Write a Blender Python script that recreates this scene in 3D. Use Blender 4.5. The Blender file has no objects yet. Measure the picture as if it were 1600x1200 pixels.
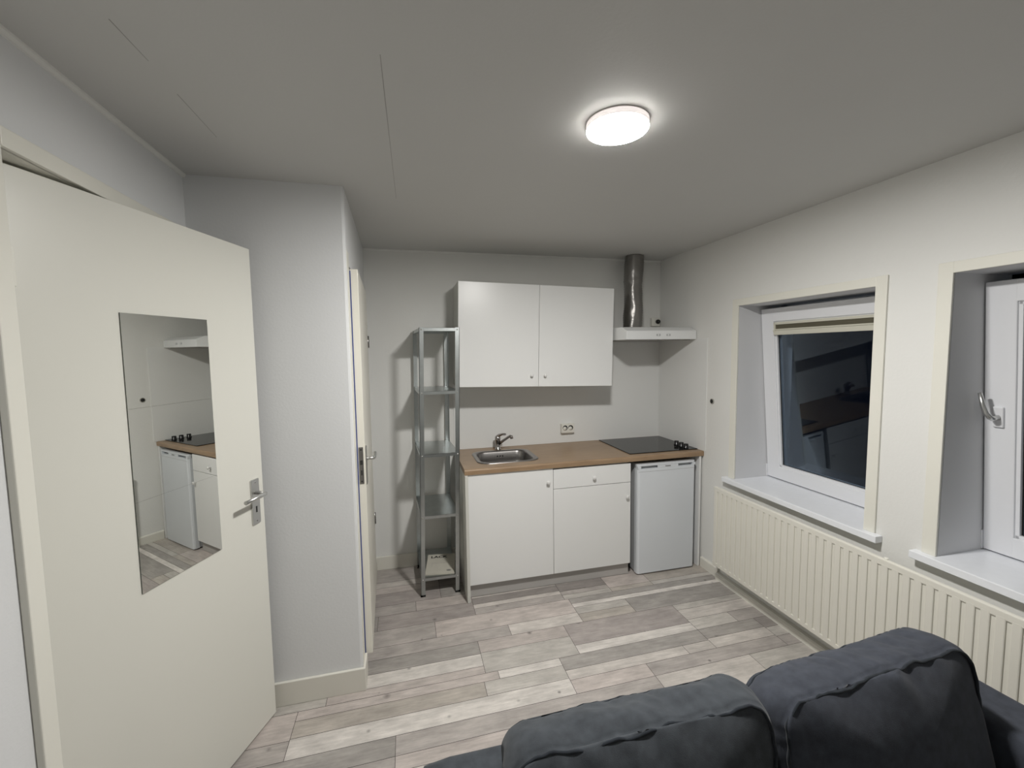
import bpy, bmesh, math, random
from mathutils import Vector, Matrix, noise
random.seed(7)
S = bpy.context.scene
COL = S.collection
PI = math.pi

# ------------------------------------------------------------------ camera
CAM = Vector((-2.1864, -3.3745, 1.6826)); YAW, PITCH, ROLL, FPX = .242975, -.0763213, -.013568, 668.369
cd = bpy.data.cameras.new('camera'); cam = bpy.data.objects.new('camera', cd); COL.objects.link(cam)
fw = Vector((math.sin(YAW)*math.cos(PITCH), math.cos(YAW)*math.cos(PITCH), math.sin(PITCH)))
rt = Vector((math.cos(YAW), -math.sin(YAW), 0)); up = rt.cross(fw)
r2 = math.cos(ROLL)*rt + math.sin(ROLL)*up; u2 = -math.sin(ROLL)*rt + math.cos(ROLL)*up
M = Matrix((r2, u2, -fw)).transposed().to_4x4(); M.translation = CAM
cam.matrix_world = M
cd.sensor_fit = 'HORIZONTAL'; cd.sensor_width = 36; cd.lens = FPX*36/1600; cd.clip_start = .02
S.camera = cam
# ------------------------------------------------------------------ world, exposure
w = bpy.data.worlds.new('night'); S.world = w; w.use_nodes = True
w.node_tree.nodes['Background'].inputs[0].default_value = (.0006, .0009, .002, 1)
w.node_tree.nodes['Background'].inputs[1].default_value = 1.0
S.view_settings.view_transform = 'Standard'; S.view_settings.look = 'None'
S.view_settings.gamma = 1; S.view_settings.use_curve_mapping = False
S.view_settings.exposure = 1.42
LAMP_POWER = 175.0
S.cycles.use_denoising = True
S.cycles.max_bounces = 14; S.cycles.diffuse_bounces = 8; S.cycles.glossy_bounces = 6; S.cycles.transmission_bounces = 8
S.cycles.sample_clamp_indirect = 6

# ------------------------------------------------------------------ materials
def mat(name, col, rough=.5, metal=0., bump=0., bscale=60., var=0., vscale=3., spec=None, coat=0.):
    m = bpy.data.materials.new(name); m.use_nodes = True
    nt = m.node_tree; b = nt.nodes['Principled BSDF']
    b.inputs['Base Color'].default_value = (*col, 1); b.inputs['Roughness'].default_value = rough
    b.inputs['Metallic'].default_value = metal
    if spec is not None: b.inputs['Specular IOR Level'].default_value = spec
    if coat: b.inputs['Coat Weight'].default_value = coat
    tc = nt.nodes.new('ShaderNodeTexCoord')
    if bump:
        n = nt.nodes.new('ShaderNodeTexNoise'); n.inputs['Scale'].default_value = bscale; n.inputs['Detail'].default_value = 5
        bp = nt.nodes.new('ShaderNodeBump'); bp.inputs['Strength'].default_value = bump; bp.inputs['Distance'].default_value = .004
        nt.links.new(tc.outputs['Object'], n.inputs['Vector']); nt.links.new(n.outputs['Fac'], bp.inputs['Height'])
        nt.links.new(bp.outputs['Normal'], b.inputs['Normal'])
    if var:
        n = nt.nodes.new('ShaderNodeTexNoise'); n.inputs['Scale'].default_value = vscale; n.inputs['Detail'].default_value = 6
        mr = nt.nodes.new('ShaderNodeMapRange'); mr.inputs['To Min'].default_value = 1-var; mr.inputs['To Max'].default_value = 1+var
        mx = nt.nodes.new('ShaderNodeVectorMath'); mx.operation = 'SCALE'; mx.inputs[0].default_value = col
        nt.links.new(tc.outputs['Object'], n.inputs['Vector']); nt.links.new(n.outputs['Fac'], mr.inputs['Value'])
        nt.links.new(mr.outputs['Result'], mx.inputs['Scale']); nt.links.new(mx.outputs['Vector'], b.inputs['Base Color'])
    return m

PAINT = mat('wall_paint', (.72, .72, .70), .55, bump=.12, bscale=90, var=.02)
PAINTC = mat('closet_paint', (.69, .70, .71), .55, bump=.12, bscale=90, var=.02)
PAINTR = mat('window_wall_paint', (.73, .73, .71), .55, bump=.2, bscale=70, var=.02)
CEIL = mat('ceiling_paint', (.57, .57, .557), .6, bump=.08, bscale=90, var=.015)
CRACK = mat('ceiling_crack', (.36, .355, .34), .8, var=.1)
CREAM = mat('cream_gloss_paint', (.74, .73, .665), .35, bump=.05, bscale=30, var=.03)
SKIRT = mat('skirting_paint', (.70, .685, .625), .4, bump=.05, bscale=30, var=.05)
DOORP = mat('door_paint', (.69, .685, .63), .33, bump=.03, bscale=40, var=.012)
LEAFP = mat('closet_door_paint', (.76, .74, .67), .35, var=.02)
PVC = mat('white_upvc', (.76, .77, .80), .3, var=.01)
REVEAL = mat('reveal_shade_tint', (.63, .635, .65), .55, bump=.1, bscale=70, var=.02)  # greyer and bluer than the wall: recess shade put into the colour
SILL = mat('sill_stone', (.80, .82, .86), .25, var=.04, vscale=25)
RADP = mat('radiator_enamel', (.70, .685, .62), .35, var=.01)
CAB = mat('white_melamine', (.76, .765, .76), .3, var=.008)
CABE = mat('melamine_edge', (.60, .60, .56), .4, var=.02)
KICK = mat('plinth_grey', (.43, .415, .40), .5, var=.05)
DARK = mat('dark_gap', (.02, .02, .02), .8, var=.1)
BLACKP = mat('black_plastic', (.008, .008, .009), .25, var=.1)
HOB = mat('hob_glass', (.006, .006, .006), .09, var=.1, spec=.28)
FRID = mat('fridge_enamel', (.67, .70, .735), .28, bump=.03, bscale=200, var=.01)
FRIDG = mat('fridge_grey', (.42, .43, .44), .4, var=.03)
HOODW = mat('hood_enamel', (.74, .75, .75), .3, var=.01)
HOODG = mat('hood_filter', (.33, .32, .30), .5, bump=.3, bscale=300, var=.05)
STEEL = mat('brushed_steel', (.29, .28, .275), .28, 1., bump=.05, bscale=200, var=.06)
CHROME = mat('chrome', (.42, .40, .39), .12, 1., var=.03)
ALU = mat('satin_aluminium', (.62, .62, .61), .3, 1., var=.03)
DUCT = mat('aluminium_duct', (.30, .29, .28), .34, 1., bump=.5, bscale=45, var=.15, vscale=20)
GALV = mat('galvanised_steel', (.50, .53, .53), .33, 1., bump=.05, bscale=120, var=.14, vscale=18)
MIRR = mat('mirror_silver', (.80, .81, .78), .0, 1., var=.0)
MEDGE = mat('mirror_edge', (.10, .12, .10), .2, var=.05)
PLAST = mat('white_plastic', (.72, .71, .66), .35, var=.02)
BEIGE = mat('blind_rail_cream', (.60, .585, .50), .4, var=.02)
BLIND = mat('blind_fabric_olive', (.12, .11, .075), .8, bump=.3, bscale=400, var=.1)
PAPER = mat('booklet_paper', (.50, .48, .42), .7, var=.08, vscale=12)
INK = mat('print_black', (.012, .012, .012), .7, var=.05)
INKG = mat('print_grey', (.20, .20, .19), .7, var=.05)
INKL = mat('print_line', (.40, .37, .35), .7, var=.05)
BLUE = mat('blue_strip', (.05, .08, .26), .4, var=.05)  # plain blue for the narrow strip on the closet door edge
RUBBER = mat('rubber_foot', (.01, .01, .01), .6, var=.05)
HALL = mat('hall_unlit_dark', (.20, .17, .14), .7, var=.05)  # dark brown colour stands in for the darkness of the hall
CAULK = mat('caulk_grey', (.36, .35, .32), .6, var=.08)

def fabric(name, col):
    m = mat(name, col, .95, bump=.25, bscale=500, var=.42, vscale=38, spec=.08)
    b = m.node_tree.nodes['Principled BSDF']
    b.inputs['Sheen Weight'].default_value = .12; b.inputs['Sheen Roughness'].default_value = .5
    m.node_tree.nodes['Bump'].inputs['Distance'].default_value = .0015
    return m
FAB = fabric('charcoal_fabric', (.051, .057, .065))
FABB = fabric('blue_grey_fabric', (.046, .051, .064))
PIPE = fabric('piping_fabric', (.024, .028, .034))

def glass_mat():
    m = bpy.data.materials.new('window_glass'); m.use_nodes = True; nt = m.node_tree
    for n in list(nt.nodes): nt.nodes.remove(n)
    o = nt.nodes.new('ShaderNodeOutputMaterial'); mx = nt.nodes.new('ShaderNodeMixShader')
    t = nt.nodes.new('ShaderNodeBsdfTransparent'); t.inputs[0].default_value = (.75, .8, .85, 1)
    g = nt.nodes.new('ShaderNodeBsdfGlossy'); g.inputs['Roughness'].default_value = .01; g.inputs['Color'].default_value = (.9, .95, 1, 1)
    f = nt.nodes.new('ShaderNodeFresnel'); f.inputs['IOR'].default_value = 1.45
    k = nt.nodes.new('ShaderNodeMath'); k.operation = 'MULTIPLY'; k.inputs[1].default_value = .36; nt.links.new(f.outputs[0], k.inputs[0]); nt.links.new(k.outputs[0], mx.inputs[0]); nt.links.new(t.outputs[0], mx.inputs[1]); nt.links.new(g.outputs[0], mx.inputs[2])
    nt.links.new(mx.outputs[0], o.inputs[0]); return m
GLASS = glass_mat()

def emit(name, col, s):
    m = bpy.data.materials.new(name); m.use_nodes = True; b = m.node_tree.nodes['Principled BSDF']
    b.inputs['Base Color'].default_value = (.8, .8, .8, 1)
    b.inputs['Emission Color'].default_value = (*col, 1); b.inputs['Emission Strength'].default_value = s; return m

def wood_mat():
    m = bpy.data.materials.new('beech_worktop'); m.use_nodes = True; nt = m.node_tree; b = nt.nodes['Principled BSDF']
    tc = nt.nodes.new('ShaderNodeTexCoord'); mp = nt.nodes.new('ShaderNodeMapping'); mp.inputs['Scale'].default_value = (2.2, 34, 34)
    n = nt.nodes.new('ShaderNodeTexNoise'); n.inputs['Scale'].default_value = 3; n.inputs['Detail'].default_value = 8; n.inputs['Roughness'].default_value = .65
    n2 = nt.nodes.new('ShaderNodeTexNoise'); n2.inputs['Scale'].default_value = 4; n2.inputs['Detail'].default_value = 3
    r = nt.nodes.new('ShaderNodeValToRGB')
    r.color_ramp.elements[0].position = .3; r.color_ramp.elements[0].color = (.235, .155, .090, 1)
    r.color_ramp.elements[1].position = .72; r.color_ramp.elements[1].color = (.365, .255, .160, 1)
    ad = nt.nodes.new('ShaderNodeMath'); ad.operation = 'MULTIPLY_ADD'; ad.inputs[1].default_value = .35
    sb = nt.nodes.new('ShaderNodeMath'); sb.operation = 'MULTIPLY_ADD'; sb.inputs[1].default_value = .65
    L = nt.links.new
    L(tc.outputs['Object'], mp.inputs['Vector']); L(mp.outputs[0], n.inputs['Vector']); L(tc.outputs['Object'], n2.inputs['Vector'])
    L(n2.outputs['Fac'], ad.inputs[0]); ad.inputs[2].default_value = 0
    L(n.outputs['Fac'], sb.inputs[0]); L(ad.outputs[0], sb.inputs[2])
    L(sb.outputs[0], r.inputs[0]); L(r.outputs[0], b.inputs['Base Color'])
    b.inputs['Roughness'].default_value = .35; return m
WOOD = wood_mat()

def floor_mat():
    m = bpy.data.materials.new('laminate_planks'); m.use_nodes = True; nt = m.node_tree; b = nt.nodes['Principled BSDF']; L = nt.links.new
    def N(t, **k):
        n = nt.nodes.new(t)
        for a, v in k.items(): n.inputs[a].default_value = v
        return n
    at = nt.nodes.new('ShaderNodeAttribute'); at.attribute_name = 'plank'
    tc = nt.nodes.new('ShaderNodeTexCoord')
    # each plank reads its own piece of grain: shift the coordinates by the plank's random number (alpha)
    sh = nt.nodes.new('ShaderNodeCombineXYZ')
    ml = N('ShaderNodeMath'); ml.operation = 'MULTIPLY'; ml.inputs[1].default_value = 37
    L(at.outputs['Alpha'], ml.inputs[0]); L(ml.outputs[0], sh.inputs[0]); L(ml.outputs[0], sh.inputs[2])
    ad = nt.nodes.new('ShaderNodeVectorMath'); ad.operation = 'ADD'; L(tc.outputs['Object'], ad.inputs[0]); L(sh.outputs[0], ad.inputs[1])
    def noisy(scale, sc, det, rough=.6):
        mp = nt.nodes.new('ShaderNodeMapping'); mp.inputs['Scale'].default_value = sc; L(ad.outputs[0], mp.inputs['Vector'])
        n = N('ShaderNodeTexNoise', Scale=scale, Detail=det, Roughness=rough); L(mp.outputs[0], n.inputs['Vector']); return n
    fine = noisy(4, (1.5, 26, 1), 8, .7); blot = noisy(4.5, (1.2, 2.6, 1), 6, .65); mid = noisy(14, (1, 3, 1), 5)
    def rng(n, lo, hi, a=.3, c=.7):
        r = N('ShaderNodeMapRange'); r.inputs['From Min'].default_value = a; r.inputs['From Max'].default_value = c
        r.inputs['To Min'].default_value = lo; r.inputs['To Max'].default_value = hi; L(n.outputs['Fac'], r.inputs['Value']); return r
    def mul(x, y):
        k = N('ShaderNodeMath'); k.operation = 'MULTIPLY'; L(x.outputs[0], k.inputs[0]); L(y.outputs[0], k.inputs[1]); return k
    f = mul(mul(rng(fine, .82, 1.10), rng(blot, .78, 1.15)), rng(mid, .90, 1.07))
    # knots and nail holes
    v = nt.nodes.new('ShaderNodeTexVoronoi'); v.voronoi_dimensions = '2D'; v.inputs['Scale'].default_value = 3.1; L(ad.outputs[0], v.inputs['Vector'])
    kr = N('ShaderNodeMapRange'); kr.inputs['From Min'].default_value = .004; kr.inputs['From Max'].default_value = .055
    kr.inputs['To Min'].default_value = .50; kr.inputs['To Max'].default_value = 1; L(v.outputs['Distance'], kr.inputs['Value'])
    sep = nt.nodes.new('ShaderNodeSeparateColor'); L(v.outputs['Color'], sep.inputs[0])
    kk = N('ShaderNodeMapRange'); kk.inputs['To Min'].default_value = .30; kk.inputs['To Max'].default_value = 1.25; L(sep.outputs[0], kk.inputs['Value'])
    mn = N('ShaderNodeMath'); mn.operation = 'MINIMUM'; mn.inputs[1].default_value = 1; L(kk.outputs[0], mn.inputs[0]); L(mn.outputs[0], kr.inputs['To Min'])
    kz = N('ShaderNodeMapRange'); kz.inputs['To Min'].default_value = .016; kz.inputs['To Max'].default_value = .07; L(sep.outputs[1], kz.inputs['Value']); L(kz.outputs[0], kr.inputs['From Max'])
    f = mul(f, kr)
    sc = nt.nodes.new('ShaderNodeVectorMath'); sc.operation = 'SCALE'; L(at.outputs['Color'], sc.inputs[0]); L(f.outputs[0], sc.inputs['Scale'])
    L(sc.outputs[0], b.inputs['Base Color']); b.inputs['Roughness'].default_value = .42
    bp = nt.nodes.new('ShaderNodeBump'); bp.inputs['Strength'].default_value = .08; bp.inputs['Distance'].default_value = .002
    L(fine.outputs['Fac'], bp.inputs['Height']); L(bp.outputs[0], b.inputs['Normal'])
    return m
FLOORM = floor_mat()
JOINT = mat('plank_joint', (.07, .06, .055), .8, var=.1)

# ------------------------------------------------------------------ geometry helpers
class MB:
    """collects shapes; .build links them as ONE mesh object"""
    def __init__(s, mtx=None): s.bm = bmesh.new(); s.m = mtx or Matrix()
    def _merge(s, t, smooth=False, mi=0, mtx=None):
        for f in t.faces: f.smooth = smooth; f.material_index = mi
        bmesh.ops.transform(t, matrix=s.m @ (mtx or Matrix()), verts=t.verts)
        me = bpy.data.meshes.new('t'); t.to_mesh(me); t.free(); s.bm.from_mesh(me); bpy.data.meshes.remove(me); return s
    def box(s, x0, x1, y0, y1, z0, z1, bev=0., seg=2, mi=0, mtx=None):
        t = bmesh.new(); bmesh.ops.create_cube(t, size=1)
        bmesh.ops.scale(t, vec=(abs(x1-x0), abs(y1-y0), abs(z1-z0)), verts=t.verts)
        bmesh.ops.translate(t, vec=((x0+x1)/2, (y0+y1)/2, (z0+z1)/2), verts=t.verts)
        if bev: bmesh.ops.bevel(t, geom=t.edges[:], offset=bev, segments=seg, affect='EDGES', profile=.5)
        return s._merge(t, False, mi, mtx)
    def prism(s, pts, a, b, axis='x', mi=0, bev=0., smooth=False):
        """polygon pts in the two other axes, extruded from a to b along axis"""
        t = bmesh.new()
        def P(u, v, h): return {'x': (h, u, v), 'y': (u, h, v), 'z': (u, v, h)}[axis]
        A = [t.verts.new(P(u, v, a)) for u, v in pts]; B = [t.verts.new(P(u, v, b)) for u, v in pts]
        t.faces.new(A); t.faces.new(B[::-1]); n = len(pts)
        for i in range(n): t.faces.new((A[i], B[i], B[(i+1) % n], A[(i+1) % n]))
        bmesh.ops.recalc_face_normals(t, faces=t.faces)
        if bev: bmesh.ops.bevel(t, geom=t.edges[:], offset=bev, segments=2, affect='EDGES', profile=.5)
        return s._merge(t, smooth, mi)
    def tube(s, path, r, n=14, mi=0, cap=True, closed=False):
        t = bmesh.new(); P = [Vector(p) for p in path]; R = r if isinstance(r, (list, tuple)) else [r]*len(P)
        rings = []; ref = None; N = len(P)
        for i, p in enumerate(P):
            if closed: d = (P[(i+1) % N]-P[i-1]).normalized()
            else: d = (P[min(i+1, N-1)]-P[max(i-1, 0)]).normalized()
            if ref is None: ref = d.orthogonal().normalized()
            ref = (ref-d*ref.dot(d)).normalized(); q = d.cross(ref)
            rings.append([t.verts.new(p+(ref*math.cos(2*PI*k/n)+q*math.sin(2*PI*k/n))*R[i]) for k in range(n)])
        for i in range(N if closed else N-1):
            a, b = rings[i], rings[(i+1) % N]
            for k in range(n): t.faces.new((a[k], a[(k+1) % n], b[(k+1) % n], b[k]))
        if cap and not closed: t.faces.new(rings[0][::-1]); t.faces.new(rings[-1])
        bmesh.ops.recalc_face_normals(t, faces=t.faces)
        for f in t.faces: f.smooth = len(f.verts) == 4
        bmesh.ops.transform(t, matrix=s.m, verts=t.verts)
        for f in t.faces: f.material_index = mi
        me = bpy.data.meshes.new('t'); t.to_mesh(me); t.free(); s.bm.from_mesh(me); bpy.data.meshes.remove(me); return s
    def lathe(s, prof, c, axis='z', n=32, mi=0):
        """prof: (radius, height) pairs turned about axis through c"""
        t = bmesh.new(); rings = []
        for r, h in prof:
            ring = []
            for k in range(n):
                u, v = r*math.cos(2*PI*k/n), r*math.sin(2*PI*k/n)
                d = {'z': (u, v, h), 'x': (h, u, v), 'y': (u, h, v)}[axis]
                ring.append(t.verts.new(Vector(c)+Vector(d)))
            rings.append(ring)
        for a, b in zip(rings, rings[1:]):
            for k in range(n): t.faces.new((a[k], a[(k+1) % n], b[(k+1) % n], b[k]))
        if prof[0][0] > 1e-6: t.faces.new(rings[0][::-1])
        if prof[-1][0] > 1e-6: t.faces.new(rings[-1])
        bmesh.ops.remove_doubles(t, verts=t.verts, dist=1e-6)
        bmesh.ops.recalc_face_normals(t, faces=t.faces)
        for f in t.faces: f.smooth = len(f.verts) <= 4; f.material_index = mi
        bmesh.ops.transform(t, matrix=s.m, verts=t.verts)
        me = bpy.data.meshes.new('t'); t.to_mesh(me); t.free(); s.bm.from_mesh(me); bpy.data.meshes.remove(me); return s
    def build(s, name, mats, parent=None, autosmooth=False):
        me = bpy.data.meshes.new(name)
        if parent is not None:
            bmesh.ops.translate(s.bm, vec=-world_loc(parent), verts=s.bm.verts)
        else:
            # origin at the middle of the base
            if s.bm.verts:
                xs = [v.co.x for v in s.bm.verts]; ys = [v.co.y for v in s.bm.verts]; zs = [v.co.z for v in s.bm.verts]
                org = Vector(((min(xs)+max(xs))/2, (min(ys)+max(ys))/2, min(zs)))
                bmesh.ops.translate(s.bm, vec=-org, verts=s.bm.verts)
        s.bm.to_mesh(me); s.bm.free()
        for m in (mats if isinstance(mats, (list, tuple)) else [mats]): me.materials.append(m)
        o = bpy.data.objects.new(name, me); COL.objects.link(o)
        if parent is not None: o.parent = parent
        else: o.location = org
        return o

def world_loc(o):
    v = Vector()
    while o is not None: v += o.location; o = o.parent
    return v
def tag(o, label, cat, group=None, kind=None):
    if label: o['label'] = label
    if cat: o['category'] = cat
    if group: o['group'] = group
    if kind: o['kind'] = kind
    return o
def thing(name, loc, label, cat, group=None, kind=None):
    o = bpy.data.objects.new(name, None); COL.objects.link(o); o.location = loc; o.empty_display_size = .05
    return tag(o, label, cat, group, kind)
def struct(o, label, cat): return tag(o, label, cat, None, 'structure')

H = 2.45; YN = -4.7

# ------------------------------------------------------------------ floor (planks read off in metres)
def slope(x, y): return y + .012*(x+1.8)
T = dict(w=(.64, .625, .60), l=(.55, .53, .505), L=(.49, .48, .455), m=(.42, .40, .385), p=(.375, .35, .34), g=(.355, .345, .33), d=(.29, .275, .265), t=(.45, .425, .39), k=(.50, .465, .445))
PL = [  # x0, x1, y_far, y_near, tone ; y as it is at x = -1.8
 (-4.2,-2.17,-.51,-.62,'m'),(-2.17,-1.80,-.51,-.62,'k'),(-4.2,-2.405,-.62,-.767,'g'),(-2.405,-1.80,-.62,-.767,'p'),
 (-1.80,-1.19,-.51,-.585,'l'),(-1.80,-1.19,-.585,-.655,'d'),(-1.80,-1.19,-.655,-.70,'l'),(-1.80,-1.19,-.70,-.767,'m'),
 (-1.19,-.835,-.51,-.585,'m'),(-1.19,-.835,-.585,-.67,'d'),(-1.19,-.835,-.67,-.715,'m'),(-1.19,-.835,-.715,-.767,'L'),
 (-.835,-.51,-.51,-.72,'k'),(-.835,-.51,-.72,-.767,'t'),(-.51,0.4,-.51,-.72,'t'),(-.51,0.4,-.72,-.767,'L'),
 (-4.2,-2.06,-.767,-.921,'m'),(-2.06,-1.165,-.767,-.921,'k'),(-4.2,-1.625,-.921,-1.02,'m'),(-1.625,-1.165,-.921,-1.02,'l'),
 (-1.165,.4,-.767,-.825,'g'),(-1.165,.4,-.825,-.868,'w'),(-1.165,-.795,-.868,-.94,'L'),(-1.165,-.795,-.94,-1.02,'t'),(-.795,.4,-.868,-1.02,'g'),
 (-4.2,-1.83,-1.02,-1.125,'g'),(-4.2,-1.83,-1.125,-1.22,'w'),(-4.2,-2.61,-1.22,-1.276,'L'),(-2.61,-1.83,-1.22,-1.276,'k'),
 (-1.83,-1.297,-1.02,-1.12,'k'),(-1.83,-1.297,-1.12,-1.276,'L'),(-1.297,-.535,-1.02,-1.205,'p'),(-1.297,-.535,-1.205,-1.276,'w'),
 (-.535,.4,-1.02,-1.078,'L'),(-.535,.4,-1.078,-1.178,'l'),(-.535,-.24,-1.178,-1.276,'L'),(-.24,.4,-1.178,-1.276,'m'),
 (-4.2,-2.73,-1.276,-1.432,'k'),(-4.2,-2.73,-1.432,-1.53,'m'),(-2.73,-1.765,-1.276,-1.332,'k'),(-1.765,-1.42,-1.276,-1.332,'w'),
 (-2.73,-1.848,-1.332,-1.425,'t'),(-1.848,-1.42,-1.332,-1.425,'L'),(-2.73,-1.42,-1.425,-1.53,'w'),
 (-1.42,-.535,-1.276,-1.372,'g'),(-1.42,-.71,-1.372,-1.44,'l'),(-.535,-.13,-1.276,-1.36,'g'),(-.71,-.535,-1.372,-1.44,'l'),(-.535,-.13,-1.36,-1.44,'l'),
 (-1.42,-.985,-1.44,-1.53,'k'),(-.985,-.13,-1.44,-1.53,'m'),(-.13,.4,-1.276,-1.37,'d'),(-.13,.4,-1.37,-1.45,'L'),(-.13,.4,-1.45,-1.53,'m'),
 (-4.2,-2.28,-1.53,-1.63,'g'),(-2.28,-.985,-1.53,-1.63,'m'),(-.985,-.40,-1.53,-1.70,'l'),(-.40,.4,-1.53,-1.70,'L'),
 (-4.2,-2.28,-1.63,-1.70,'m'),(-2.28,-.985,-1.63,-1.70,'k'),(-4.2,-1.9,-1.70,-1.78,'l'),(-1.9,-.6,-1.70,-1.78,'k'),(-.6,.4,-1.70,-1.78,'w'),
]
# rows near the back wall and the rows towards the camera
def auto_rows(y0, y1):
    y = y0
    while y > y1+.01:
        yb = max(y-.253, y1); x = -4.2-random.random()
        while x < .4:
            xe = x+random.choice((.55, .75, 1.29)); k = random.choice((1, 2, 2, 3)); ys = y
            for i in range(k):
                yn = yb if i == k-1 else ys-(y-yb)/k*random.uniform(.7, 1.2)
                PL.append((max(x, -4.2), min(xe, .4), ys, yn, random.choice('wlLmpgdtkkmL'))); ys = yn
            x = xe
        y = yb
for a, b, t1, t2 in ((.12,-.205,'m','g'),(-.205,-.28,'l','m'),(-.28,-.36,'k','p'),(-.36,-.51,'p','g')):
    PL.append((-4.2,-2.0,a,b,t1)); PL.append((-2.0,.4,a,b,t2))
auto_rows(-1.78, YN-.1)
bm = bmesh.new(); lay = bm.loops.layers.float_color.new('plank')
for x0, x1, y0, y1, t in PL:
    if x1-x0 < .004: continue
    g = .0011; c = T[t]; j = random.uniform(.96, 1.04)
    q = [(x0+g, y1+g), (x1-g, y1+g), (x1-g, y0-g), (x0+g, y0-g)]
    f = bm.faces.new([bm.verts.new((x, slope(x, y), 0)) for x, y in q])
    cc = (c[0]*j*1.02, c[1]*j*.985, c[2]*j*.965, random.random())
    for l in f.loops: l[lay] = cc
f = bm.faces.new([bm.verts.new(p) for p in ((-4.25, YN-.1, -.0015), (.45, YN-.1, -.0015), (.45, .15, -.0015), (-4.25, .15, -.0015))]); f.material_index = 1
for l in f.loops: l[lay] = (.1, .1, .1, 0)
r = bmesh.ops.create_cube(bm, size=1); bmesh.ops.scale(bm, vec=(4.7, 4.9, .05), verts=r['verts']); bmesh.ops.translate(bm, vec=(-1.9, -2.3, -.028), verts=r['verts'])
for f in {f for v in r['verts'] for f in v.link_faces}: f.material_index = 1
me = bpy.data.meshes.new('floor'); bm.to_mesh(me); bm.free(); me.materials.append(FLOORM); me.materials.append(JOINT)
fl = bpy.data.objects.new('floor', me); COL.objects.link(fl); struct(fl, 'grey and white wood-look laminate plank floor', 'floor')

# ------------------------------------------------------------------ ceiling and walls
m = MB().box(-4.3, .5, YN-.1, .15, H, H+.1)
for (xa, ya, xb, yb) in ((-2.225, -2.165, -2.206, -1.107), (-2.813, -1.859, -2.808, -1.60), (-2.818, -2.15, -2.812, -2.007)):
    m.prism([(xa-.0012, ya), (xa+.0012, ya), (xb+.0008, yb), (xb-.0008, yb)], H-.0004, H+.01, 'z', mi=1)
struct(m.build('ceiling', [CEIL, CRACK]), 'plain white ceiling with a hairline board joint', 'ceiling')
struct(MB().box(-4.3, .5, 0, .15, -.02, H).build('wall_back', PAINT), 'white back wall behind the kitchen units', 'wall')
struct(MB().box(-4.3, .5, YN-.15, YN, -.02, H).build('wall_front', PAINT), 'plain white wall behind the sofa end of the room', 'wall')
OY0, OY1, OZ = -2.115, -1.26, 2.178        # entry doorway
m = MB().box(-3.2, -3.08, YN, OY0, 0, H).box(-3.2, -3.08, OY1, -1.2, 0, H).box(-3.2, -3.08, OY0, OY1, OZ, H)
struct(m.build('wall_left', PAINTC), 'white left wall with the entry doorway', 'wall')
struct(MB().box(-4.3, -4.2, YN, 0, 0, H).build('wall_hall', HALL), 'hall wall coloured dark to look unlit beyond the entry doorway', 'wall')
W1 = (-1.797, -.925, 1.97); W2 = (-2.96, -2.087, 1.981); ZS = .78; XO = .42
m = MB()
m.box(0, XO, YN, .15, -.02, ZS-.035).box(0, XO, YN, .15, 1.981, H).box(0, XO, W1[1], .15, ZS-.035, 1.981)
m.box(0, XO, W2[1], W1[0], ZS-.035, 1.981).box(0, XO, YN, W2[0], ZS-.035, 1.981).box(0, XO, W1[0], W1[1], W1[2], 1.981)
struct(m.build('wall_right', PAINTR), 'white right wall with two deep window recesses', 'wall')
# closet: front wall and side wall with a doorway; the side runs slightly out of square
def xs(y): return -2.440-.025*(y+1.22)/1.22
DY0, DY1 = -1.112, -.27
bmx = MB()
bmx.prism([(-3.2, -1.22), (xs(-1.22)-.012, -1.22), (xs(-1.22)-.0035, -1.2165), (xs(-1.22), -1.208), (xs(DY0), DY0), (xs(DY0)-.1, DY0), (-3.2, -1.12)], 0, H, 'z')
bmx.prism([(xs(DY0), DY0), (xs(DY1), DY1), (xs(DY1)-.1, DY1), (xs(DY0)-.1, DY0)], 2.112, H, 'z')
bmx.prism([(xs(DY0), DY0), (xs(DY1), DY1), (xs(DY1)-.1, DY1), (xs(DY0)-.1, DY0)], 0, .085, 'z')
bmx.prism([(xs(DY1), DY1), (xs(0), 0), (xs(0)-.1, 0), (xs(DY1)-.1, DY1)], 0, H, 'z')
struct(bmx.build('wall_closet', PAINTC), 'white boxed-in closet wall beside the open door', 'wall')

# skirtings and small trims
def skirt(name, pts, z1, label, mt=SKIRT):
    struct(MB().prism(pts, 0, z1, 'z', bev=.003).build(name, mt), label, 'baseboard')
skirt('baseboard_closet', [(-3.08, -1.236), (-2.428, -1.236), (-2.428, -1.118), (xs(-1.1)+.001, -1.118), (xs(-1.22), -1.2205), (-3.08, -1.2205)], .118, 'cream skirting board along the closet wall')
skirt('baseboard_back', [(xs(0)+.001, -.016), (-1.836, -.016), (-1.836, -.001), (xs(0)+.001, -.001)], .105, 'cream skirting board behind the metal shelf')
skirt('baseboard_alcove', [(xs(DY1)+.001, DY1+.03), (xs(DY1)+.016, DY1+.03), (xs(0)+.016, -.017), (xs(0)+.001, -.017)], .105, 'cream skirting board beside the closet door')
m = MB().prism([(0, 0), (-.016, 0), (-.016, .068), (-.010, .076), (0, .076)], -.608, -.80, 'y').prism([(0, 0), (-.034, 0), (-.034, .040), (-.028, .048), (0, .048)], -.80, YN, 'y')
struct(m.build('baseboard_right', SKIRT), 'cream skirting board under the radiator', 'baseboard')
m = MB().prism([(0, H), (0, H-.014), (-.006, H-.013), (-.012, H-.007), (-.013, H)], xs(0), 0, 'x')
struct(m.build('trim_1', PAINT), 'thin white bead between back wall and ceiling', 'trim')
m = MB().prism([(-3.08, H), (-3.08, H-.014), (-3.074, H-.013), (-3.067, H-.006), (-3.066, H)], YN, -1.22, 'y')
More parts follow.
